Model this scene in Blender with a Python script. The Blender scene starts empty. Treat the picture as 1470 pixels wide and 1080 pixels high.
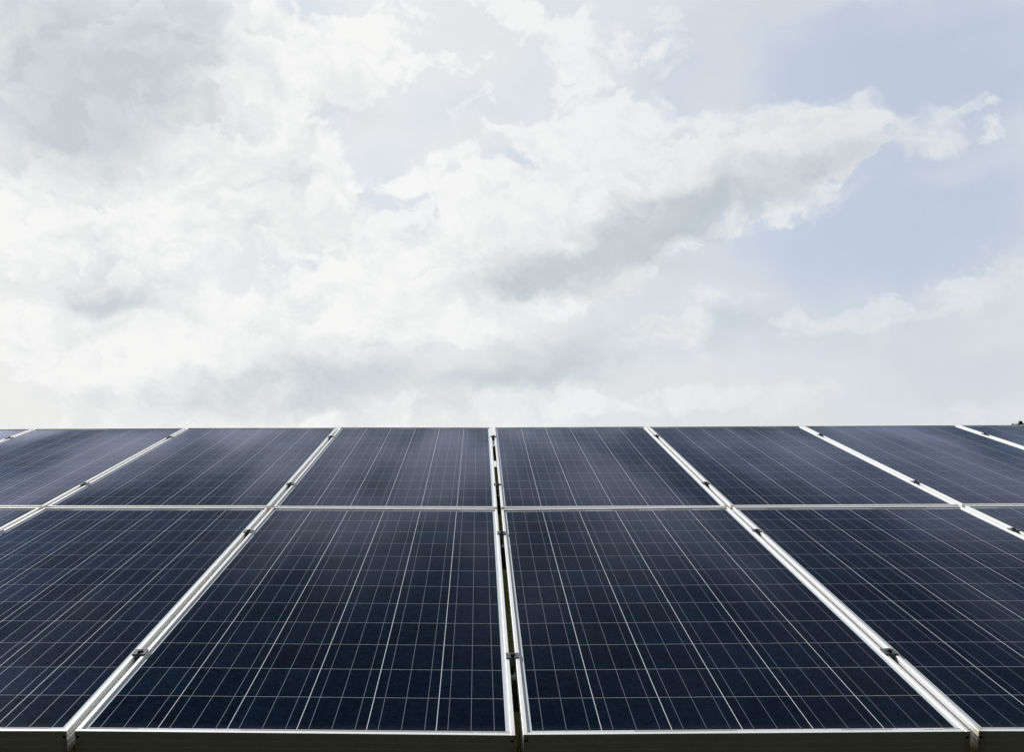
import bpy, bmesh, math, random
from mathutils import Matrix, Vector
import numpy as np
random.seed(7)
C = bpy.context.scene
COL = C.collection
R = math.radians

# ------------------------------------------------------------------ camera
TILT = R(12.4965)          # slope of the panel table
H0 = 0.90                  # height of the lower table edge above the ground
cam_d = bpy.data.cameras.new('camera')
cam = bpy.data.objects.new('camera', cam_d); COL.objects.link(cam)
cam_d.sensor_width = 36.0
cam_d.lens = 31.79
cam_d.shift_x = 0.0452
cam_d.shift_y = -0.0179
cam_d.clip_start = 0.02
cam_d.clip_end = 20000
MW = ((0.99988, -0.014699, 0.004853), (0.015174, 0.992696, -0.119685), (-0.003059, 0.119744, 0.9928))  # columns: right, forward, up
rgt = Vector([m[0] for m in MW]); fwd = Vector([m[1] for m in MW]); up = Vector([m[2] for m in MW])
cm = Matrix((rgt, up, -fwd)).transposed().to_4x4()
cm.translation = Vector((-0.0861, -2.1111, 0.5961 + H0))
cam.matrix_world = cm
C.camera = cam

# ------------------------------------------------------------------ sun
SUN_AZ, SUN_EL = R(-50), R(33)      # azimuth left of straight ahead
sun_d = bpy.data.lights.new('sun', 'SUN'); sun_d.energy = 4.5; sun_d.angle = R(1.2); sun_d.color = (1.0, 0.975, 0.94)
sun = bpy.data.objects.new('sun', sun_d); COL.objects.link(sun)
sdir = Vector((math.sin(SUN_AZ) * math.cos(SUN_EL), math.cos(SUN_AZ) * math.cos(SUN_EL), math.sin(SUN_EL)))
sun.rotation_euler = sdir.to_track_quat('Z', 'Y').to_euler()

C.view_settings.view_transform = 'Standard'; C.view_settings.look = 'None'
C.view_settings.exposure = 0.0; C.view_settings.gamma = 1.0
C.render.engine = 'CYCLES'; C.cycles.sample_clamp_indirect = 1.0
C.render.resolution_x = 1024; C.render.resolution_y = 753

# ------------------------------------------------------------------ node helper
class NB:
    def __init__(s, nt): s.nt = nt; s.n = nt.nodes; s.l = nt.links
    def node(s, t, **k):
        n = s.n.new(t)
        for a, b in k.items(): setattr(n, a, b)
        return n
    def put(s, sock, v):
        if isinstance(v, bpy.types.NodeSocket): s.l.new(v, sock)
        elif v is not None: sock.default_value = v
    def m(s, op, a, b=None, c=None, clamp=False):
        n = s.node('ShaderNodeMath', operation=op); n.use_clamp = clamp
        s.put(n.inputs[0], a); s.put(n.inputs[1], b)
        if c is not None: s.put(n.inputs[2], c)
        return n.outputs[0]
    def v(s, op, a, b=None, out=0):
        n = s.node('ShaderNodeVectorMath', operation=op)
        s.put(n.inputs[0], a)
        if op == 'SCALE': s.put(n.inputs['Scale'], b)
        else: s.put(n.inputs[1], b)
        return n.outputs[out]
    def comb(s, x, y, z=0.0):
        n = s.node('ShaderNodeCombineXYZ')
        for i, q in enumerate((x, y, z)): s.put(n.inputs[i], q)
        return n.outputs[0]
    def sep(s, vv):
        n = s.node('ShaderNodeSeparateXYZ'); s.put(n.inputs[0], vv); return n.outputs
    def noise(s, vec, scale, detail=2.0, rough=0.5, dist=0.0, out='Fac', dim='3D'):
        n = s.node('ShaderNodeTexNoise', noise_dimensions=dim)
        s.put(n.inputs['Vector'], vec); n.inputs['Scale'].default_value = scale; n.inputs['Detail'].default_value = detail
        n.inputs['Roughness'].default_value = rough; n.inputs['Distortion'].default_value = dist
        return n.outputs[out]
    def vor(s, vec, scale, feature='F1', detail=0.0, out='Distance', rough=0.5, rnd=1.0):
        n = s.node('ShaderNodeTexVoronoi', feature=feature)
        s.put(n.inputs['Vector'], vec); n.inputs['Scale'].default_value = scale
        if 'Detail' in n.inputs: n.inputs['Detail'].default_value = detail
        if 'Roughness' in n.inputs: n.inputs['Roughness'].default_value = rough
        n.inputs['Randomness'].default_value = rnd
        return n.outputs[out]
    def ss(s, x, lo, hi, a=0.0, b=1.0, kind='SMOOTHSTEP'):
        n = s.node('ShaderNodeMapRange', interpolation_type=kind); n.clamp = True
        for i, q in enumerate((x, lo, hi, a, b)): s.put(n.inputs[i], q)
        return n.outputs[0]
    def mix(s, f, a, b, blend='MIX'):
        n = s.node('ShaderNodeMix', data_type='RGBA', blend_type=blend)
        s.put(n.inputs[0], f)
        for i, q in ((6, a), (7, b)):
            if isinstance(q, (tuple, list)) and len(q) == 3: q = (*q, 1)
            s.put(n.inputs[i], q)
        return n.outputs[2]
    def ball(s, vec, b):
        mp = s.node('ShaderNodeMapping', vector_type='TEXTURE'); s.put(mp.inputs['Vector'], vec)
        mp.inputs['Location'].default_value = (b[0], b[1], 0); mp.inputs['Rotation'].default_value = (0, 0, R(b[4]))
        mp.inputs['Scale'].default_value = (b[2], b[3], 1)
        g = s.node('ShaderNodeTexGradient', gradient_type='SPHERICAL'); s.put(g.inputs[0], mp.outputs[0])
        return g.outputs['Fac']

# ------------------------------------------------------------------ sky: daylight sky under broken backlit cumulus
# each entry: azimuth/10 deg, elevation/10 deg, half width, half height, tilt, weight
VEIL = [(0.021,2.574,0.596,0.716,0,0.5),(-0.211,2.731,0.352,0.549,0,0.3),(0.802,2.545,0.391,0.789,0,0.5),(-0.211,1.878,0.543,0.209,35,0.5),(0.247,2.084,0.7,0.148,18,0.5),(-0.582,2.685,0.312,0.509,0,0.4),(-1.047,1.877,0.182,0.349,0,-0.81),(-1.177,2.749,0.338,0.192,0,-0.61),(-0.466,2.61,0.158,0.356,0,-0.47),(0.394,2.78,0.214,0.175,0,-0.54),(0.019,2.273,0.57,0.204,5,-0.54),(-0.574,1.704,0.46,0.294,0,-0.41),(-1.036,1.296,0.416,0.178,15,-0.68),(0.268,1.924,0.312,0.187,0,-0.54),(1.243,2.354,0.425,0.474,0,-0.41),(2.615,2.133,1.093,0.591,0,-1.22),(2.051,2.451,0.705,0.451,0,-0.34),(2.38,1.315,1.187,0.472,0,-0.94),(3.086,2.258,0.45,0.56,0,-0.47),(1.971,0.819,1.007,0.288,0,-0.47),(2.866,0.489,0.847,0.309,0,-0.54),(-0.211,1.983,0.373,0.249,0,-0.27),(1.798,2.333,0.22,0.154,0,0.15),(3.058,1.385,0.318,0.369,0,-0.41)]
CUM = [(-2.427,2.243,1.017,0.855,0,1),(1.727,1.664,0.964,0.404,14,1),(1.04,1.462,0.826,0.378,22,1),(-1.418,2.595,0.28,0.308,0,1),(-1.608,2.383,0.485,0.349,0,1),(-1.938,2.152,0.438,0.349,0,1),(-1.168,2.38,0.503,0.395,0,1),(-1.591,1.863,1.006,0.684,0,1),(-0.855,2.497,0.352,0.317,0,1),(-2.061,1.619,0.743,0.555,0,1),(-1.196,1.639,0.648,0.497,0,1),(-2.423,1.342,0.643,0.352,0,1),(-1.017,1.464,0.393,0.177,0,1),(-1.381,2.043,0.663,0.482,0,1),(0.88,2.079,0.463,0.367,0,1),(0.606,1.863,0.476,0.374,0,1),(0.219,1.619,0.508,0.318,0,1),(-0.166,1.428,0.47,0.299,0,1),(0.511,1.527,0.803,0.467,0,1),(1.138,1.835,0.564,0.37,0,1),(1.565,1.781,0.584,0.303,20,1),(2.065,1.948,0.547,0.292,0,1),(2.28,1.919,0.39,0.231,0,1),(0.328,1.271,0.73,0.387,20,1),(1.81,1.696,0.725,0.241,15,1),(-0.638,1.315,0.233,0.205,0,1),(-0.837,1.202,0.275,0.192,0,1),(-0.301,1.144,0.647,0.346,0,1),(-1.142,1.107,0.291,0.234,0,1),(-1.376,0.991,0.328,0.19,0,1),(-0.568,0.966,0.56,0.281,0,1),(0.057,1.012,0.869,0.348,0,1),(0.861,1.299,0.505,0.255,20,1),(-1.895,0.969,0.623,0.329,0,1),(-2.554,0.929,0.532,0.472,0,1),(-2.655,1.476,0.444,0.344,0,1),(3.067,1.121,0.109,0.156,0,1),(2.949,1.001,0.198,0.151,0,1),(2.79,0.92,0.238,0.123,0,1),(2.32,0.899,0.35,0.12,0,1),(2.581,0.97,0.212,0.11,0,1),(1.973,0.86,0.147,0.099,0,1),(1.195,0.855,0.627,0.214,10,1),(1.616,0.964,0.241,0.104,0,1),(1.756,0.411,0.3,0.159,0,1),(1.472,0.376,0.247,0.153,0,1),(2.065,0.328,0.193,0.115,0,1),(2.272,0.315,0.15,0.081,0,1),(0.926,0.364,0.386,0.152,0,1),(0.053,0.351,1.101,0.176,0,1),(-1.67,0.3,1.213,0.253,0,1),(2.787,0.3,0.344,0.117,0,1),(3.037,0.329,0.164,0.095,0,1),(-1.884,0.633,1.179,0.249,0,1),(-1.048,0.719,0.847,0.258,0,1),(2.483,2.118,0.203,0.082,10,1),(2.751,1.979,0.147,0.074,0,1),(1.448,2.035,0.155,0.12,0,1),(2.741,1.83,0.396,0.167,10,0.72),(2.987,1.825,0.284,0.153,0,0.66),(0.021,2.613,0.515,0.555,0,0.72),(0.801,2.506,0.372,0.752,0,0.75),(-0.582,2.685,0.273,0.47,0,0.65),(-0.211,1.878,0.501,0.15,35,0.75),(0.247,2.084,0.659,0.115,18,0.75),(-0.439,1.757,0.251,0.168,30,0.6),(2.559,1.84,0.375,0.144,5,0.8),(1.249,2.549,0.228,0.467,10,0.45),(3.067,1.027,0.161,0.224,0,0.8),(2.895,0.949,0.267,0.152,10,0.7),(2.32,0.899,0.368,0.136,5,0.6),(1.514,0.409,0.574,0.191,0,0.6),(2.066,0.341,0.463,0.144,0,0.6),(2.855,0.316,0.408,0.135,0,0.6)]
GRAY = [(-2.466,2.237,1.011,0.779,15,1.25),(-1.911,2.504,0.678,0.302,10,0.9),(-2.779,2.37,0.38,0.322,0,0.35),(-2.447,1.855,0.451,0.229,0,0.4),(-0.941,2.232,0.358,0.322,0,0.5),(-1.287,1.802,0.519,0.368,0,0.35),(-0.931,1.608,0.496,0.251,0,0.35),(-1.596,2.026,0.459,0.239,0,0.2),(-2.256,1.051,0.629,0.168,0,1.1),(-1.51,0.464,1.353,0.187,4,0.62),(-2.071,0.336,0.771,0.124,0,0.3),(-1.266,0.865,0.457,0.17,15,0.45),(-0.212,0.461,1.45,0.211,5,0.55),(0.282,1.206,0.603,0.237,12,1.15),(0.929,1.391,0.772,0.271,22,1.2),(1.6,1.609,0.745,0.212,18,1.0),(2.152,1.708,0.438,0.149,10,0.6),(0.718,0.738,0.948,0.239,8,0.6),(1.528,0.799,0.407,0.126,10,0.6),(0.231,0.592,0.964,0.175,5,0.35),(-0.567,0.703,0.694,0.174,8,0.35),(-0.959,0.567,0.641,0.173,8,0.4),(1.201,1.07,0.581,0.212,20,0.35),(1.091,1.713,0.325,0.166,20,0.3),(-0.121,1.493,0.256,0.128,0,0.2),(-0.302,1.297,0.257,0.129,0,0.2),(2.82,0.84,0.407,0.096,10,0.3),(2.535,0.783,0.643,0.099,5,0.2),(2.739,1.793,0.298,0.112,5,0.2),(-1.537,1.452,0.556,0.206,0,0.3),(-1.95,1.361,0.305,0.121,0,0.2),(-1.487,1.2,0.565,0.167,0,0.3),(2.706,1.26,0.137,0.061,5,0.35)]

world = bpy.data.worlds.new('World'); C.world = world; world.use_nodes = True
W = NB(world.node_tree)
for n in list(W.n): W.n.remove(n)
tc = W.node('ShaderNodeTexCoord')
D = W.v('NORMALIZE', tc.outputs['Generated'])
dx, dy, dz = W.sep(D)
az = W.m('MULTIPLY', W.m('ARCTAN2', dx, dy), 5.7296)
el = W.m('MULTIPLY', W.m('ARCSINE', dz), 5.7296)
P0 = W.comb(az, el, 0.0)
# the cloud notes above are summed here into coarse rows (coverage, greyness, veil), one ramp per row
AZ0, AZ1, NA = -3.3, 3.5, 32
EL0, EL1, NE = 0.10, 2.98, 20
ga, ge = np.meshgrid(np.linspace(AZ0, AZ1, NA), np.linspace(EL0, EL1, NE))
def blobs(L, k=1.0, plate=1.35):
    for (cx, cy, rx, ry, rot, w) in L:
        t = R(rot); X = ga - cx; Y = ge - cy
        r = np.hypot((X * math.cos(t) + Y * math.sin(t)) / rx, (-X * math.sin(t) + Y * math.cos(t)) / ry) / k
        q = np.clip(plate * (1 - r), 0, 1); yield q * q * (3 - 2 * q), w
cov = np.zeros_like(ga)
for q, w in blobs(CUM, 1.12): cov = 1 - (1 - cov) * (1 - 0.74 * q * w)
gry = np.zeros_like(ga)
for q, w in blobs(GRAY, 1.15, 1.1): gry += w * q
vei = np.interp(ga, (-3, -1, 1, 3), (0.95, 0.75, 0.76, 0.80))
for q, w in blobs(VEIL, 1.0): vei += w * q
cov = np.clip(cov, 0, 1); gry = np.clip(gry / 1.3, 0, 1); vei = np.clip(vei, 0, 1)

w2 = W.v('SCALE', W.v('SUBTRACT', W.noise(P0, 2.1, 5.0, 0.58, out='Color'), (0.5, 0.5, 0.5)), 0.42)
Pw = W.v('ADD', P0, w2)
px_, py_, _ = W.sep(Pw)
fa = W.ss(px_, AZ0, AZ1, 0.0, 1.0, 'LINEAR')
fe = W.ss(py_, EL0, EL1, 0.0, float(NE - 1), 'LINEAR')
acc = None
for i in range(NE):
    rp = W.node('ShaderNodeValToRGB'); cr = rp.color_ramp; cr.interpolation = 'B_SPLINE'
    W.put(rp.inputs[0], fa)
    while len(cr.elements) < NA: cr.elements.new(0.5)
    for j in range(NA): cr.elements[j].position = j / (NA - 1)
    for j in range(NA): cr.elements[j].color = (cov[i, j], gry[i, j], vei[i, j], 1)
    if acc is None: acc = rp.outputs[0]
    else: acc = W.mix(W.ss(fe, i - 1.0, float(i)), acc, rp.outputs[0])
COVv, GRYv, VEIv = W.sep(acc)
nishita = W.node('ShaderNodeTexSky', sky_type='NISHITA')
nishita.sun_disc = False; nishita.sun_elevation = SUN_EL; nishita.sun_rotation = SUN_AZ
nishita.air_density = 1.0; nishita.dust_density = 1.0; nishita.ozone_density = 1.0
SKY_STRENGTH = 0.10
blue = nishita.outputs[0]
KW = 1.0 / SKY_STRENGTH
def K(c): return tuple(x * KW for x in c)
# shared noises
Pf = W.v('MULTIPLY', Pw, (1.0, 1.25, 1.0))
fb = W.noise(Pf, 1.7, 9.0, 0.60)
fb2 = W.noise(W.v('ADD', Pf, (-0.10, 0.13, 0.0)), 1.7, 8.0, 0.60)
crease = W.node('ShaderNodeTexNoise', noise_dimensions='2D', noise_type='RIDGED_MULTIFRACTAL')
W.put(crease.inputs['Vector'], Pf); crease.inputs['Scale'].default_value = 3.4; crease.inputs['Detail'].default_value = 3.0
crease.inputs['Roughness'].default_value = 0.45; crease.inputs['Offset'].default_value = 0.75; crease.inputs['Gain'].default_value = 1.6
cre = W.ss(crease.outputs['Fac'], 0.1, 1.4)
# high thin veil
vn = W.noise(W.v('MULTIPLY', Pw, (0.8, 1.4, 1.0)), 1.3, 5.0, 0.6)
veil = W.m('MULTIPLY_ADD', W.m('SUBTRACT', vn, 0.5), 1.1, VEIv)
veil = W.m('ADD', veil, W.ss(el, 0.0, 1.6, 0.35, 0.0))
veilf = W.ss(veil, -0.1, 1.05, 0.30, 1.0)
veilc = W.mix(W.ss(az, -2.4, 3.0, 0.0, 1.0), K((0.86, 0.872, 0.868)), K((0.665, 0.71, 0.765)))
veilc = W.mix(W.ss(el, 0.2, 1.5, 0.6, 0.0), veilc, W.mix(W.ss(az, -1.5, 3.0), K((0.83, 0.835, 0.82)), K((0.735, 0.755, 0.765))))
veilc = W.mix(W.ss(W.m('MULTIPLY_ADD', W.m('SUBTRACT', fb2, fb), 0.8, W.m('MULTIPLY_ADD', W.m('SUBTRACT', vn, 0.5), 0.8, GRYv)), 0.0, 1.0), veilc, W.mix(W.ss(az, -1.0, 3.2), K((0.57, 0.62, 0.66)), K((0.50, 0.56, 0.62))))
skyc = W.mix(veilf, W.mix(W.ss(az, -1.0, 3.0, 0.85, 0.74), blue, W.mix(W.ss(az, -0.5, 2.6), K((0.66, 0.725, 0.85)), K((0.54, 0.62, 0.79)))), veilc)
# cumulus
f = W.m('SUBTRACT', COVv, 0.42)
f = W.m('MULTIPLY_ADD', W.m('SUBTRACT', fb, 0.5), 2.3, f)
f = W.m('MULTIPLY_ADD', cre, -0.20, W.m('ADD', f, 0.08))
away = W.ss(W.m('ABSOLUTE', az), 3.6, 5.5)
high = W.ss(el, 3.4, 4.6)
oth = W.m('MAXIMUM', away, high)
fo = W.m('MULTIPLY_ADD', W.m('SUBTRACT', fb, 0.5), 3.0, 0.0)
n = W.node('ShaderNodeMix', data_type='FLOAT'); W.put(n.inputs[0], oth); W.put(n.inputs[2], f); W.put(n.inputs[3], fo); f = n.outputs[0]
edge = W.m('ADD', W.ss(GRYv, 0.0, 0.6, 0.22, 0.50), W.ss(az, 0.4, 2.4, 0.0, 0.34))
alpha = W.ss(f, 0.0, edge)
# brightness: thin edges glow, thick parts grey, sunward slopes lighter
gr = W.m('MULTIPLY_ADD', W.ss(f, 0.2, 0.9), 0.22, W.m('MULTIPLY', GRYv, 1.5))
gr = W.m('MULTIPLY_ADD', W.m('SUBTRACT', fb2, fb), 3.0, gr)
gr = W.m('MULTIPLY_ADD', W.m('SUBTRACT', cre, 0.5), 0.16, gr)
gr = W.m('MULTIPLY_ADD', W.m('SUBTRACT', vn, 0.5), 0.7, gr)
grc = W.ss(gr, -0.08, 1.35, 0.0, 1.0, 'LINEAR')
white = W.mix(W.ss(az, -1.0, 3.2), K((0.93, 0.93, 0.925)), K((0.76, 0.785, 0.81)))
greyc = W.mix(W.ss(az, -1.0, 3.2), K((0.575, 0.62, 0.65)), K((0.49, 0.545, 0.59)))
cloudc = W.mix(grc, white, greyc)
# a second, nearer deck of the same weather: broken puffs with glowing rims and grey bellies over the first
Pg = W.v('ADD', W.v('MULTIPLY', Pw, (1.0, 1.45, 1.0)), (3.7, 1.9, 0.0))
ga1 = W.noise(Pg, 2.3, 8.0, 0.58)
ga2 = W.noise(W.v('ADD', Pg, (-0.07, 0.11, 0.0)), 2.3, 7.0, 0.58)
f2 = W.m('MULTIPLY_ADD', W.m('SUBTRACT', ga1, 0.5), 2.3, W.m('MULTIPLY_ADD', COVv, 0.55, -0.33))
f2 = W.m('MULTIPLY_ADD', cre, -0.12, f2)
a2 = W.m('MULTIPLY', W.ss(f2, 0.0, 0.15), W.ss(el, 0.5, 1.4, 0.35, 1.0))
a2 = W.m('MULTIPLY', a2, W.m('MULTIPLY', W.ss(COVv, 0.05, 0.5, 0.25, 0.85), W.ss(GRYv, 0.1, 0.8, 1.0, 0.35)))
g2 = W.m('MULTIPLY_ADD', W.ss(f2, 0.05, 0.7), 0.42, W.m('MULTIPLY', GRYv, 0.75))
g2 = W.m('MULTIPLY_ADD', W.m('SUBTRACT', ga2, ga1), 2.6, g2)
deck2 = W.mix(W.ss(g2, -0.05, 1.2, 0.0, 1.0, 'LINEAR'), white, greyc)
# low clouds melt into the haze
alpha = W.m('MULTIPLY', alpha, W.m('MULTIPLY', W.ss(el, 0.1, 1.2, 0.75, 1.0), W.ss(az, 0.8, 3.0, 1.0, 0.88)))
skyc = W.mix(alpha, skyc, cloudc)
skyc = W.mix(a2, skyc, deck2)
# the sunward part of the sky is brighter, the part behind the viewer darker
sd = W.v('DOT_PRODUCT', D, tuple(sdir), out=1)
skyc = W.v('SCALE', skyc, W.ss(dy, -0.40, 0.35, 0.045, 1.0))
skyc = W.v('SCALE', skyc, W.ss(el, 3.6, 8.0, 1.0, 0.35))
skyc = W.v('SCALE', skyc, W.ss(sd, 0.955, 1.0, 1.0, 3.0))
bg = W.node('ShaderNodeBackground'); W.put(bg.inputs[0], skyc); bg.inputs[1].default_value = SKY_STRENGTH
wo = W.node('ShaderNodeOutputWorld'); W.l.new(bg.outputs[0], wo.inputs[0])
world.cycles.sampling_method = 'MANUAL'; world.cycles.sample_map_resolution = 512

# ------------------------------------------------------------------ tags and builders
def tag(o, label=None, cat=None, group=None, kind=None):
    if label: o['label'] = label
    if cat: o['category'] = cat
    if group: o['group'] = group
    if kind: o['kind'] = kind
    return o
def empty(name, mat=None):
    o = bpy.data.objects.new(name, None); o.empty_display_size = 0.1; COL.objects.link(o)
    if mat is not None: o.matrix_world = mat
    return o
def obj(name, bm, m, parent=None, smooth=False):
    me = bpy.data.meshes.new(name)
    bmesh.ops.recalc_face_normals(bm, faces=bm.faces)
    bm.to_mesh(me); bm.free(); me.materials.append(m)
    if smooth:
        for p in me.polygons: p.use_smooth = True
    o = bpy.data.objects.new(name, me); COL.objects.link(o); o.parent = parent
    return o
def box(bm, x0, x1, y0, y1, z0, z1, bev=0.0):
    r = bmesh.ops.create_cube(bm, size=1.0)
    for v in r['verts']:
        v.co = Vector(((x0 + x1) / 2 + v.co.x * (x1 - x0), (y0 + y1) / 2 + v.co.y * (y1 - y0), (z0 + z1) / 2 + v.co.z * (z1 - z0)))
    if bev:
        es = list({e for v in r['verts'] for e in v.link_edges})
        bmesh.ops.bevel(bm, geom=es, offset=bev, segments=1, affect='EDGES')
def extrude(bm, prof, a, b):
    """closed profile; a(p), b(p) give the two end points for a profile point"""
    A = [bm.verts.new(a(p)) for p in prof]; B = [bm.verts.new(b(p)) for p in prof]
    k = len(prof)
    for i in range(k): bm.faces.new((A[i], A[(i + 1) % k], B[(i + 1) % k], B[i]))
    bm.faces.new(A[::-1]); bm.faces.new(B)
def mat(name):
    m = bpy.data.materials.new(name); m.use_nodes = True
    nb = NB(m.node_tree)
    for n in list(nb.n): nb.n.remove(n)
    out = nb.node('ShaderNodeOutputMaterial')
    return m, nb, out
def principled(nb, out, base, rough, metal=0.0, spec=0.5, normal=None):
    p = nb.node('ShaderNodeBsdfPrincipled')
    nb.put(p.inputs['Base Color'], (*base, 1) if isinstance(base, tuple) else base)
    nb.put(p.inputs['Roughness'], rough); nb.put(p.inputs['Metallic'], metal)
    p.inputs['Specular IOR Level'].default_value = spec
    if normal is not None: nb.put(p.inputs['Normal'], normal)
    nb.l.new(p.outputs[0], out.inputs[0]); return p

# ------------------------------------------------------------------ materials
PITCH = 0.1587             # cell pitch
NX, NY = 6, 12
PW, PL = 0.992, 1.956
LIP = 0.010; DROP = 0.0050
def make_glass(dusty=0.0):
    m, b, out = mat('solar_cells_under_glass')
    tc = b.node('ShaderNodeTexCoord'); oi = b.node('ShaderNodeObjectInfo')
    x, y, z = b.sep(tc.outputs['Object'])
    rnd = oi.outputs['Random']
    cx = b.m('MULTIPLY_ADD', x, 1 / PITCH, NX / 2); cy = b.m('MULTIPLY_ADD', y, 1 / PITCH, NY / 2)
    # inside the cell field
    gx = 0.0009 / PITCH; gy = 0.00042 / PITCH
    inx = b.m('LESS_THAN', b.m('ABSOLUTE', b.m('SUBTRACT', cx, NX / 2)), NX / 2 - gx)
    iny = b.m('LESS_THAN', b.m('ABSOLUTE', b.m('SUBTRACT', cy, NY / 2)), NY / 2 - gy)
    fx = b.m('FRACT', cx); fy = b.m('FRACT', cy)
    cellx = b.m('LESS_THAN', b.m('ABSOLUTE', b.m('SUBTRACT', fx, 0.5)), 0.5 - gx)
    celly = b.m('LESS_THAN', b.m('ABSOLUTE', b.m('SUBTRACT', fy, 0.5)), 0.5 - gy)
    cell = b.m('MULTIPLY', b.m('MULTIPLY', inx, iny), b.m('MULTIPLY', cellx, celly))
    bus = b.m('LESS_THAN', b.m('ABSOLUTE', b.m('SUBTRACT', b.m('FRACT', b.m('MULTIPLY', fx, 3.0)), 0.5)), 3 * 0.00068 / PITCH)
    # ribbons run on past the last cell for a few millimetres and meet a cross ribbon
    iny2 = b.m('LESS_THAN', b.m('ABSOLUTE', b.m('SUBTRACT', cy, NY / 2)), NY / 2 + 0.004 / PITCH)
    bus = b.m('MULTIPLY', b.m('MULTIPLY', bus, inx), iny2)
    # cell colour: each wafer its own shade, crystals inside it
    idv = b.comb(b.m('FLOOR', cx), b.m('FLOOR', cy), b.m('MULTIPLY', rnd, 97.0))
    wn = b.node('ShaderNodeTexWhiteNoise', noise_dimensions='3D'); b.put(wn.inputs['Vector'], idv)
    wr = wn.outputs['Value']; wc = b.sep(wn.outputs['Color'])
    off = b.v('ADD', tc.outputs['Object'], b.comb(b.m('MULTIPLY', rnd, 13.0), b.m('MULTIPLY', wr, 7.0), 0.0))
    grain = b.vor(off, 130.0, out='Color'); gv = b.sep(grain)[0]
    grain2 = b.sep(b.vor(off, 45.0, out='Color'))[1]
    c1 = b.mix(wr, (0.0011, 0.0042, 0.0125), (0.0019, 0.0037, 0.0110))
    c1 = b.mix(b.m('MULTIPLY', wc[1], 0.5), c1, (0.0010, 0.0065, 0.0125))
    k = b.m('ADD', b.m('MULTIPLY_ADD', gv, 0.5, 0.60), b.m('MULTIPLY', grain2, 0.35))
    c1 = b.v('SCALE', c1, k)
    # fingers: very fine lines across each wafer
    seg = b.node('ShaderNodeTexWhiteNoise', noise_dimensions='2D'); b.put(seg.inputs['Vector'], b.comb(b.m('FLOOR', b.m('MULTIPLY', cx, 1.37)), b.m('ADD', b.m('FLOOR', b.m('MULTIPLY', cy, 0.0833)), b.m('MULTIPLY', rnd, 31.0))))
    edge_y = b.m('GREATER_THAN', b.m('ABSOLUTE', b.m('SUBTRACT', cy, NY / 2)), NY / 2 + 0.0005 / PITCH)
    back = b.mix(b.m('MULTIPLY', edge_y, b.m('LESS_THAN', seg.outputs['Value'], 0.62)), (0.60, 0.64, 0.69), (0.36, 0.38, 0.38))
    dn = b.noise(tc.outputs['Object'], 3.0, 5.0, 0.6)
    col = b.mix(cell, back, c1)
    d0 = b.node('ShaderNodeBsdfDiffuse'); b.put(d0.inputs[0], col)
    ribd = b.node('ShaderNodeBsdfDiffuse'); ribd.inputs[0].default_value = (0.045, 0.048, 0.055, 1)
    ribg = b.node('ShaderNodeBsdfGlossy'); ribg.inputs[0].default_value = (0.54, 0.60, 0.70, 1); ribg.inputs['Roughness'].default_value = 0.36
    ms = b.node('ShaderNodeMixShader'); ms.inputs[0].default_value = 0.30; b.l.new(ribd.outputs[0], ms.inputs[1]); b.l.new(ribg.outputs[0], ms.inputs[2])
    base = b.node('ShaderNodeMixShader'); b.put(base.inputs[0], bus); b.l.new(d0.outputs[0], base.inputs[1]); b.l.new(ms.outputs[0], base.inputs[2])
    lw = b.node('ShaderNodeLayerWeight'); lw.inputs['Blend'].default_value = 0.5
    # bluish sheen of the nitride coat seen at a slant, stronger toward the light
    sheen = b.node('ShaderNodeBsdfGlossy'); b.put(sheen.inputs[0], b.mix(wr, (0.24, 0.48, 1.0, 1), (0.30, 0.47, 0.96, 1))); sheen.inputs['Roughness'].default_value = 0.38
    s1 = b.node('ShaderNodeMixShader'); b.put(s1.inputs[0], b.m('MULTIPLY', b.m('MULTIPLY_ADD', gv, 0.0042, b.m('MULTIPLY_ADD', wc[2], 0.0030, 0.0006)), b.m('MULTIPLY_ADD', b.m('POWER', lw.outputs['Facing'], 6.0), 22.0, 1.0))); b.l.new(base.outputs[0], s1.inputs[1]); b.l.new(sheen.outputs[0], s1.inputs[2])
    # coated front glass: low reflectance until the view grows slanting
    fac = b.m('MULTIPLY', b.m('POWER', lw.outputs['Facing'], 9.6), 0.55, clamp=True)
    gl = b.node('ShaderNodeBsdfGlossy'); gl.inputs[0].default_value = (0.70, 0.84, 1.0, 1); gl.inputs['Roughness'].default_value = 0.13
    s2 = b.node('ShaderNodeMixShader'); b.put(s2.inputs[0], fac); b.l.new(s1.outputs[0], s2.inputs[1]); b.l.new(gl.outputs[0], s2.inputs[2])
    geo = b.node('ShaderNodeNewGeometry')
    refl_patches = b.ss(b.noise(b.v('ADD', b.v('MULTIPLY', geo.outputs['Position'], (1.5, 0.42, 1.0)), (0.0, 0.0, 2.0)), 0.95, 2.5, 0.5), 0.38, 0.68, 0.20, 2.1)  # stretched noise painted in as soft cloud reflections on the glass
    hz = b.node('ShaderNodeBsdfGlossy'); hz.inputs[0].default_value = (0.78, 0.80, 0.98, 1); hz.inputs['Roughness'].default_value = 0.35
    s2b = b.node('ShaderNodeMixShader'); b.put(s2b.inputs[0], b.m('MULTIPLY', b.m('POWER', lw.outputs['Facing'], 9.0), b.m('MULTIPLY', refl_patches, 0.62))); b.l.new(s2.outputs[0], s2b.inputs[1]); b.l.new(hz.outputs[0], s2b.inputs[2]); s2 = s2b
    # film of dust: specks, drying marks, a thicker rim along the lower frame
    speck = b.ss(b.noise(off, 260.0, 1.0, 0.5), 0.77, 0.83)
    patch = b.ss(b.noise(off, 5.0, 4.0, 0.6), 0.50, 0.72)
    streak = b.ss(b.noise(b.v('MULTIPLY', off, (9.0, 1.3, 1.0)), 4.0, 4.0, 0.6), 0.45, 0.85)
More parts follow.
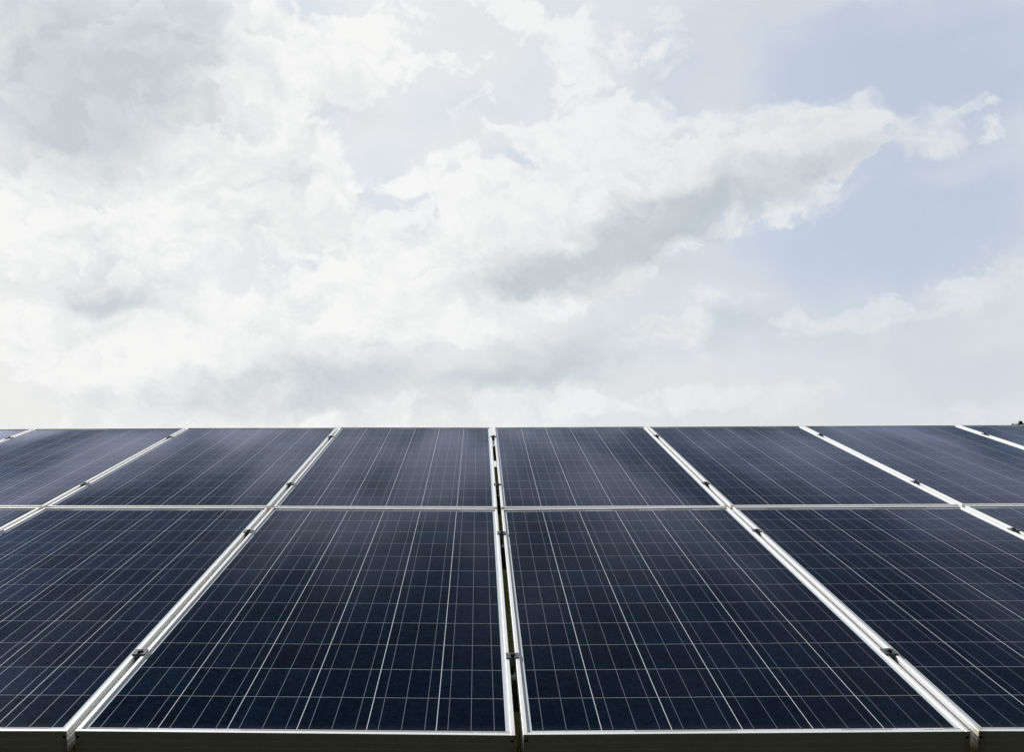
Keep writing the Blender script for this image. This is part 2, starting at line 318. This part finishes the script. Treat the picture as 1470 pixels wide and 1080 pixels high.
    rim = b.ss(y, -PL / 2 + 0.012, -PL / 2 + 0.06, 1.0, 0.0)
    dust = b.m('ADD', b.m('MULTIPLY', streak, 0.0022), b.m('MULTIPLY', patch, 0.002))
    dust = b.m('ADD', dust, b.m('MULTIPLY', b.m('MULTIPLY', rim, dn), 0.07))
    dust = b.m('ADD', dust, b.m('MULTIPLY', b.m('MULTIPLY', speck, patch), 0.35))
    dust = b.m('ADD', dust, 0.0006)
    dd = b.node('ShaderNodeBsdfDiffuse'); dd.inputs[0].default_value = (0.46, 0.44, 0.40, 1)
    s3 = b.node('ShaderNodeMixShader'); b.put(s3.inputs[0], dust); b.l.new(s2.outputs[0], s3.inputs[1]); b.l.new(dd.outputs[0], s3.inputs[2])
    b.l.new(s3.outputs[0], out.inputs[0])
    return m
M_GLASS = make_glass()
def make_alu():
    m, b, out = mat('anodised_aluminium')
    tc = b.node('ShaderNodeTexCoord'); oi = b.node('ShaderNodeObjectInfo')
    o = b.v('ADD', tc.outputs['Object'], b.comb(b.m('MULTIPLY', oi.outputs['Random'], 20.0), 0.0, 0.0))
    n1 = b.noise(o, 9.0, 5.0, 0.6); n2 = b.noise(o, 60.0, 3.0, 0.6)
    x, y, z = b.sep(tc.outputs['Object'])
    ends = b.m('MULTIPLY', b.ss(b.m('ABSOLUTE', x), 0.470, 0.496), b.ss(b.m('ABSOLUTE', y), 0.93, 0.978))
    grime = b.m('MULTIPLY', ends, b.ss(n1, 0.35, 0.62))
    c = b.mix(b.ss(n1, 0.4, 0.8, 0.0, 0.35), (0.89, 0.895, 0.90), (0.76, 0.76, 0.74))
    c = b.mix(b.m('MULTIPLY', grime, 0.6), c, (0.42, 0.33, 0.20))
    c = b.mix(b.ss(n2, 0.68, 0.76, 0.0, 0.22), c, (0.34, 0.31, 0.26))
    principled(b, out, c, 0.44, 0.36, 0.5)
    return m
M_ALU = make_alu()
def simple(name, c0, c1, scale, rough, metal, spec=0.5):
    m, b, out = mat(name)
    tc = b.node('ShaderNodeTexCoord')
    n = b.noise(tc.outputs['Object'], scale, 5.0, 0.6)
    principled(b, out, b.mix(b.ss(n, 0.35, 0.65), c0, c1), rough, metal, spec)
    return m
M_CLAMP = simple('weathered_clamp_steel', (0.085, 0.095, 0.11), (0.15, 0.16, 0.175), 120.0, 0.45, 0.7)
M_BOLT = simple('dark_rusted_bolt', (0.012, 0.011, 0.010), (0.045, 0.028, 0.016), 160.0, 0.6, 0.3)
M_SCREW = simple('dark_screw_recess', (0.006, 0.006, 0.006), (0.012, 0.012, 0.012), 100.0, 0.6, 0.2)
M_BACK = simple('white_backsheet', (0.62, 0.62, 0.60), (0.55, 0.55, 0.53), 6.0, 0.7, 0.0)
M_BLACK = simple('black_plastic', (0.012, 0.012, 0.012), (0.02, 0.02, 0.02), 20.0, 0.5, 0.0)
M_GALV = simple('galvanised_steel', (0.20, 0.21, 0.23), (0.30, 0.31, 0.33), 25.0, 0.5, 0.5)
M_STICK = simple('pale_sticker', (0.62, 0.62, 0.58), (0.55, 0.55, 0.52), 20.0, 0.6, 0.0)
M_INK = simple('black_ink', (0.012, 0.012, 0.012), (0.02, 0.02, 0.02), 20.0, 0.6, 0.0)
M_CONC = simple('concrete', (0.26, 0.25, 0.23), (0.34, 0.33, 0.30), 8.0, 0.9, 0.0)
M_BARK = simple('bark', (0.06, 0.045, 0.032), (0.10, 0.08, 0.06), 14.0, 0.9, 0.0)
M_LEAF = simple('dark_leaves', (0.020, 0.040, 0.014), (0.050, 0.085, 0.025), 3.0, 0.6, 0.0, 0.3)
M_GRASS = simple('grass_blades', (0.018, 0.022, 0.006), (0.10, 0.085, 0.03), 7.0, 0.9, 0.0, 0.0)
def make_ground():
    m, b, out = mat('rough_grass_ground')
    tc = b.node('ShaderNodeTexCoord'); o = tc.outputs['Object']
    n1 = b.noise(o, 0.35, 6.0, 0.6); n2 = b.noise(o, 9.0, 6.0, 0.65); n3 = b.noise(o, 90.0, 3.0, 0.6)
    c = b.mix(b.ss(n2, 0.35, 0.65), (0.010, 0.014, 0.005), (0.026, 0.028, 0.010))
    c = b.mix(b.ss(n1, 0.45, 0.65, 0.0, 0.7), c, (0.026, 0.020, 0.013))
    c = b.mix(b.ss(n3, 0.60, 0.70, 0.0, 0.6), c, (0.09, 0.08, 0.03))
    bmp = b.node('ShaderNodeBump'); bmp.inputs['Strength'].default_value = 0.8; bmp.inputs['Distance'].default_value = 0.03
    b.put(bmp.inputs['Height'], b.noise(o, 30.0, 5.0, 0.65))
    principled(b, out, c, 1.0, 0.0, 0.0, bmp.outputs[0])
    return m
M_GROUND = make_ground()

# ------------------------------------------------------------------ setting
bm = bmesh.new()
gs = [-6000, -1500, -400, -100, -25, -8, 0, 8, 25, 100, 400, 1500, 6000]
vv = [[bm.verts.new((x, y, 0)) for x in gs] for y in gs]
for i in range(len(gs) - 1):
    for j in range(len(gs) - 1): bm.faces.new((vv[i][j], vv[i][j + 1], vv[i + 1][j + 1], vv[i + 1][j]))
tag(obj('ground', bm, M_GROUND), kind='structure')

bm = bmesh.new()
def blade(bm, x, y, h, a, lean, w):
    dx, dy = math.cos(a), math.sin(a)
    pts = []
    for t in (0.0, 0.5, 1.0):
        r = lean * h * t * t; ww = w * (1 - t * 0.95) / 2
        cxx, cyy, cz = x + dx * r, y + dy * r, h * (t - 0.12 * t * t)
        pts.append((bm.verts.new((cxx - dy * ww, cyy + dx * ww, cz - 0.01)), bm.verts.new((cxx + dy * ww, cyy - dx * ww, cz - 0.01))))
    for i in (0, 1): bm.faces.new((pts[i][0], pts[i][1], pts[i + 1][1], pts[i + 1][0]))
for i in range(15000):
    if i % 6 == 0: tx, ty = random.uniform(-2.6, 2.6), random.uniform(-1.4, 5.0)
    blade(bm, tx + random.gauss(0, 0.05), ty + random.gauss(0, 0.05), random.uniform(0.06, 0.24), random.uniform(0, 6.28), random.uniform(0.1, 0.9), random.uniform(0.003, 0.007))
tag(obj('grass', bm, M_GRASS), 'rough grass growing beneath the panels', 'grass', kind='stuff')

# ------------------------------------------------------------------ table geometry
GAP = 0.01805; P = PW + GAP; GV = 0.027
ct, st = math.cos(TILT), math.sin(TILT)
UX = Vector((1, 0, 0)); VX = Vector((0, ct, st)); NXV = Vector((0, -st, ct))
def tp(u, v, n=0.0): return Vector((0, 0, H0)) + UX * u + VX * v + NXV * n
# small unevenness of the real table (metres), seams -4..4, at front, middle, top
HN = {-4: (.006, -.001, .001), -3: (.007, -.001, .002), -2: (.0075, -.001, .003), -1: (.0075, -.005, .003), 0: (-.003, -.0125, .001), 1: (.0105, -.008, .001), 2: (.009, -.004, .002), 3: (.008, -.002, .003), 4: (.007, -.001, .003)}
def hgt(s, row, k): return HN[s][row + k]
def seat(s, v):
    """height of the table surface at seam s, slope position v"""
    a, m_, t = HN[s]
    return a + (m_ - a) * v / PL if v <= PL else m_ + (t - m_) * (v - PL - GV) / PL
def panel_matrix(col, row):
    v0 = row * (PL + GV); v1 = v0 + PL
    u0 = col * P + GAP / 2; u1 = u0 + PW
    c = [tp(u0, v0, hgt(col, row, 0)), tp(u1, v0, hgt(col + 1, row, 0)), tp(u1, v1, hgt(col + 1, row, 1)), tp(u0, v1, hgt(col, row, 1))]
    ctr = sum(c, Vector()) / 4
    X = ((c[1] - c[0]) + (c[2] - c[3])).normalized(); Y = ((c[3] - c[0]) + (c[2] - c[1]))
    Y = (Y - X * Y.dot(X)).normalized(); Z = X.cross(Y)
    M = Matrix((X, Y, Z)).transposed().to_4x4(); M.translation = ctr
    return M

# ------------------------------------------------------------------ solar panel
def make_panel():
    root = empty('solar_panel')
    hx, hy = PW / 2, PL / 2
    lip = [(0.0006, 0.0), (LIP - 0.0006, 0.0), (LIP, -0.0006), (LIP, -0.0095), (0.0, -0.0095), (0.0, -0.0006)]
    wall = [(0.0022, -0.0094), (0.0022, -0.0480), (0.026, -0.0480), (0.026, -0.0500), (0.0, -0.0500),
            (0.0, -0.0365), (0.0006, -0.0359), (0.0006, -0.0353), (0.0, -0.0347), (0.0, -0.0205), (0.0006, -0.0199), (0.0006, -0.0193), (0.0, -0.0187), (0.0, -0.0094)]
    bm = bmesh.new()
    for s in (-1, 1):
        for prof in (lip, wall):
            extrude(bm, prof, lambda p: (s * (hx - p[0]), -hy, p[1]), lambda p: (s * (hx - p[0]), hy, p[1]))
        for prof, e in ((lip, LIP + 0.0005), (wall, 0.0026)):
            extrude(bm, prof, lambda p: (-hx + e, s * (hy - p[0] - 0.0001), p[1] - 0.0002), lambda p: (hx - e, s * (hy - p[0] - 0.0001), p[1] - 0.0002))
    obj('frame', bm, M_ALU, root)
    bm = bmesh.new(); box(bm, -hx + LIP - .002, hx - LIP + .002, -hy + LIP - .002, hy - LIP + .002, -DROP - .0035, -DROP)
    obj('cell_sheet', bm, M_GLASS, root)
    bm = bmesh.new(); box(bm, -hx + .004, hx - .004, -hy + .004, hy - .004, -DROP - .0070, -DROP - .0050)
    obj('backsheet', bm, M_BACK, root)
    bm = bmesh.new(); box(bm, -.055, .055, hy - .26, hy - .14, -.034, -DROP - .0072, 0.004)
    obj('junction_box', bm, M_BLACK, root)
    for s in (-1, 1):
        bm = bmesh.new()
        bmesh.ops.create_cone(bm, cap_ends=True, segments=16, radius1=0.0034, radius2=0.0026, depth=0.0012,
                              matrix=Matrix.Translation((s * (hx - 0.0064), -hy - 0.0001, -0.0140)) @ Matrix.Rotation(R(90), 4, 'X'))
        obj('screw', bm, M_SCREW, root)
    return root
def copy_tree(o, parent=None):
    c = o.copy(); COL.objects.link(c); c.parent = parent
    for ch in list(o.children): copy_tree(ch, c)
    return c
proto = make_panel()
rowname = {0: 'lower', 1: 'upper'}
LAB = {
 (-4, 1): 'sliver of a milky blue solar panel in the top left corner of the array',
 (-3, 1): 'far left upper solar panel, washed pale by cloud reflection',
 (-2, 1): 'upper solar panel with soft white glow, second left of centre gap',
 (-1, 1): 'upper row solar panel directly left of the wide dark centre gap',
 (0, 1): 'upper row solar panel directly right of the wide dark centre gap',
 (1, 1): 'upper row solar panel second to the right of the wide centre gap',
 (2, 1): 'dark blue upper row solar panel at right, third from the centre gap',
 (3, 1): 'upper row solar panel in the top right corner, below the distant treetop',
 (-4, 0): 'lower row solar panel at the far left end of the array, outside the picture',
 (-3, 0): 'tiny corner of lower solar panel at left picture edge, under cross joint',
 (-2, 0): 'lower solar panel cut off at left, blue sheen in near corner',
 (-1, 0): 'large lower row solar panel left of the centre gap, whole front edge in view',
 (0, 0): 'large dark lower row solar panel right of the centre gap, whole front edge in view',
 (1, 0): 'very dark lower row solar panel cut off by the right picture edge',
 (2, 0): 'small corner of lower solar panel at right picture edge, under cross joint',
 (3, 0): 'lower row solar panel at the far right end of the array, outside the picture',
}
first = True
PANELS = {}
for (c, r), lab in LAB.items():
    o = proto if first else copy_tree(proto); first = False
    o.matrix_world = panel_matrix(c, r)
    tag(o, lab, 'solar panel', 'solar panels of the array')
    PANELS[(c, r)] = o
# serial stickers lying under the glass edge at the lower right corner of a few panels
def sticker(parent, x, w):
    bm = bmesh.new(); y0 = -PL / 2 + LIP + 0.003
    box(bm, x, x + w, y0, y0 + 0.009, -DROP, -DROP + 0.0004)
    s = obj('sticker', bm, M_STICK, parent)
    bm = bmesh.new(); random.seed(int(x * 1000) + 5)
    q = x + 0.006
    while q < x + w - 0.008:
        ww = random.uniform(0.0015, 0.006)
        box(bm, q, q + ww, y0 + 0.0030, y0 + 0.0062, -DROP + 0.0006, -DROP + 0.0008); q += ww + random.uniform(0.001, 0.003)
    obj('barcode', bm, M_INK, s)
sticker(PANELS[(-1, 0)], 0.405, 0.050)
sticker(PANELS[(0, 0)], 0.395, 0.055)

# ------------------------------------------------------------------ clamps
def make_clamp():
    root = empty('panel_clamp')
    hw, hl, t = 0.0176, 0.0160, 0.0034
    bm = bmesh.new()
    # hat profile: two wings on the frames, a channel down between them
    g = GAP / 2 - 0.0022
    pr = [(-hw, t), (-hw, 0.0003), (-g - t * .4, 0.0003), (-g, -0.022), (g, -0.022), (g + t * .4, 0.0003), (hw, 0.0003), (hw, t), (g - t * .8, t), (g - t * 1.2, -0.0015), (-g + t * 1.2, -0.0015), (-g + t * .8, t)]
    A = [bm.verts.new((x, -hl, z)) for x, z in pr]; B = [bm.verts.new((x, hl, z)) for x, z in pr]
    k = len(pr)
    for i in range(k): bm.faces.new((A[i], A[(i + 1) % k], B[(i + 1) % k], B[i]))
    bmesh.ops.triangulate(bm, faces=[bm.faces.new(A[::-1]), bm.faces.new(B)])
    obj('clamp_plate', bm, M_CLAMP, root)
    bm = bmesh.new()
    bmesh.ops.create_cone(bm, cap_ends=True, segments=6, radius1=0.0078, radius2=0.0078, depth=0.006, matrix=Matrix.Translation((0, 0.002, 0.0048)) @ Matrix.Rotation(0.3, 4, 'Z'))
    bmesh.ops.bevel(bm, geom=list(bm.edges), offset=0.0007, segments=1, affect='EDGES')
    bmesh.ops.create_cone(bm, cap_ends=True, segments=20, radius1=0.0098, radius2=0.0098, depth=0.0016, matrix=Matrix.Translation((0, 0.002, 0.0010)))
    bmesh.ops.create_cone(bm, cap_ends=True, segments=10, radius1=0.004, radius2=0.004, depth=0.055, matrix=Matrix.Translation((0, 0.002, -0.0250)))
    obj('bolt', bm, M_BOLT, root)
    return root
CV = [0.4208, 1.5825, 2.3893, 3.6122]
seamname = {-3: 'leftmost panel gap', -2: 'second gap left of centre gap', -1: 'first gap left of centre gap', 0: 'wide dark centre gap',
            1: 'first gap right of centre gap', 2: 'second gap right of centre gap', 3: 'rightmost panel gap'}
rown = ['dark, nearest the front edge', 'just below the cross joint', 'just above the cross joint', 'up near the top edge']
cp = make_clamp(); first = True
for s in range(-3, 4):
    for k, v in enumerate(CV):
        o = cp if first else copy_tree(cp); first = False
        M = Matrix((UX, VX, NXV)).transposed().to_4x4()
        M = M @ Matrix.Rotation(random.uniform(-.05, .05), 4, 'Z')
        M.translation = tp(s * P, v, seat(s, v) + 0.0002)
        o.matrix_world = M
        tag(o, 'clamp on %s, %s' % (seamname[s], rown[k]), 'clamp', 'clamps holding the panels down')

# ------------------------------------------------------------------ mounting rack
rack = empty('mounting_rack'); rack.location = (0, 0, 0)
tag(rack, 'galvanised steel rack of rails and posts carrying the panels', 'mounting rack')
UL, UR = -4 * P - 0.05, 4 * P + 0.05
for v in CV:
    bm = bmesh.new()
    lo, hi = -0.150, -0.062
    a = [(v - .022, hi), (v + .022, hi), (v + .022, hi - .003), (v - .019, hi - .003), (v - .019, lo + .003), (v + .022, lo + .003), (v + .022, lo), (v - .022, lo)]
    extrude(bm, a, lambda p: tp(UL, p[0], p[1]), lambda p: tp(UR, p[0], p[1]))
    obj('rail', bm, M_GALV, rack)
for s in (-3.5, -1.5, 0.5, 2.5):
    u = s * P
    bm = bmesh.new()
    q = [(u - .03, -.152), (u + .03, -.152), (u + .03, -.25), (u - .03, -.25)]
    extrude(bm, q, lambda p: tp(p[0], 0.15, p[1]), lambda p: tp(p[0], 3.85, p[1]))
    obj('rafter', bm, M_GALV, rack)
    for v in (0.75, 3.2):
        t = tp(u, v, -.252)
        bm = bmesh.new(); box(bm, t.x - .035, t.x + .035, t.y - .035, t.y + .035, -0.05, t.z - .009, .003)
        po = obj('post', bm, M_GALV, rack)
        bm = bmesh.new(); box(bm, t.x - .12, t.x + .12, t.y - .12, t.y + .12, -0.1, 0.06, .008)
        obj('footing', bm, M_CONC, po)

# ------------------------------------------------------------------ far tree
def tree(loc, h, seed):
    rn = random.Random(seed)
    root = empty('tree'); root.location = loc
    bm = bmesh.new()
    def limb(a, b, r0, r1):
        ax = (b - a).normalized(); s = ax.cross(Vector((0.3, 0.9, 0.1))).normalized(); t = ax.cross(s)
        A = [bm.verts.new(a + (s * math.cos(i * 1.0472) + t * math.sin(i * 1.0472)) * r0) for i in range(6)]
        B = [bm.verts.new(b + (s * math.cos(i * 1.0472) + t * math.sin(i * 1.0472)) * r1) for i in range(6)]
        for i in range(6): bm.faces.new((A[i], A[(i + 1) % 6], B[(i + 1) % 6], B[i]))
        bm.faces.new(A[::-1]); bm.faces.new(B)
    mid = Vector((0.05, 0, h * .45)); limb(Vector((0, 0, -.1)), mid, .13, .09); tip = Vector((0, 0, h * .93)); limb(mid, tip, .09, .02)
    cl = [(Vector((0, 0, h - 0.10)), .10), (Vector((-.36, .1, h - .24)), .09), (Vector((.33, .1, h - .25)), .09), (Vector((0.02, 0, h - .24)), .16), (Vector((-.18, 0, h - .32)), .16), (Vector((.2, 0, h - .33)), .16), (Vector((.0, 0, h - .42)), .3)]
    for i in range(46):
        z = rn.uniform(.42, .84) * h; rr = (1 - abs(z / h - .58) / .40) * .95 + .12
        a = rn.uniform(0, 6.283); q = rn.uniform(.2, 1) * max(rr, .1)
        p = Vector((math.cos(a) * q, math.sin(a) * q, z - .1)); cl.append((p, rn.uniform(.18, .34)))
        if i % 4 == 0: limb(Vector((0.02, 0, z - .35)), p, .035, .01)
    obj('trunk', bm, M_BARK, root)
    bm = bmesh.new()
    for p, r in cl:
        for k in range(int(900 * r)):
            d = Vector((rn.gauss(0, 1), rn.gauss(0, 1), rn.gauss(0, 1))).normalized() * r * rn.uniform(.3, 1) ** .5
            c = p + d; s = rn.uniform(.03, .06)
            a = Vector((rn.gauss(0, 1), rn.gauss(0, 1), rn.gauss(0, 1))).normalized(); b_ = a.cross(Vector((rn.gauss(0, 1), rn.gauss(0, 1), rn.gauss(0, 1)))).normalized()
            bm.faces.new([bm.verts.new(c + q) for q in (-a * s, b_ * s * .5, a * s, -b_ * s * .5)])
    obj('crown', bm, M_LEAF, root)
    return root
TD = 62.0; taz = R(30.62)
th = 1.496 + TD * math.tan(R(2.36))
tag(tree((math.sin(taz) * TD - .086, math.cos(taz) * TD - 2.11, 0), th, 3), 'dark green treetop just showing over the top edge of the array at far right', 'tree')
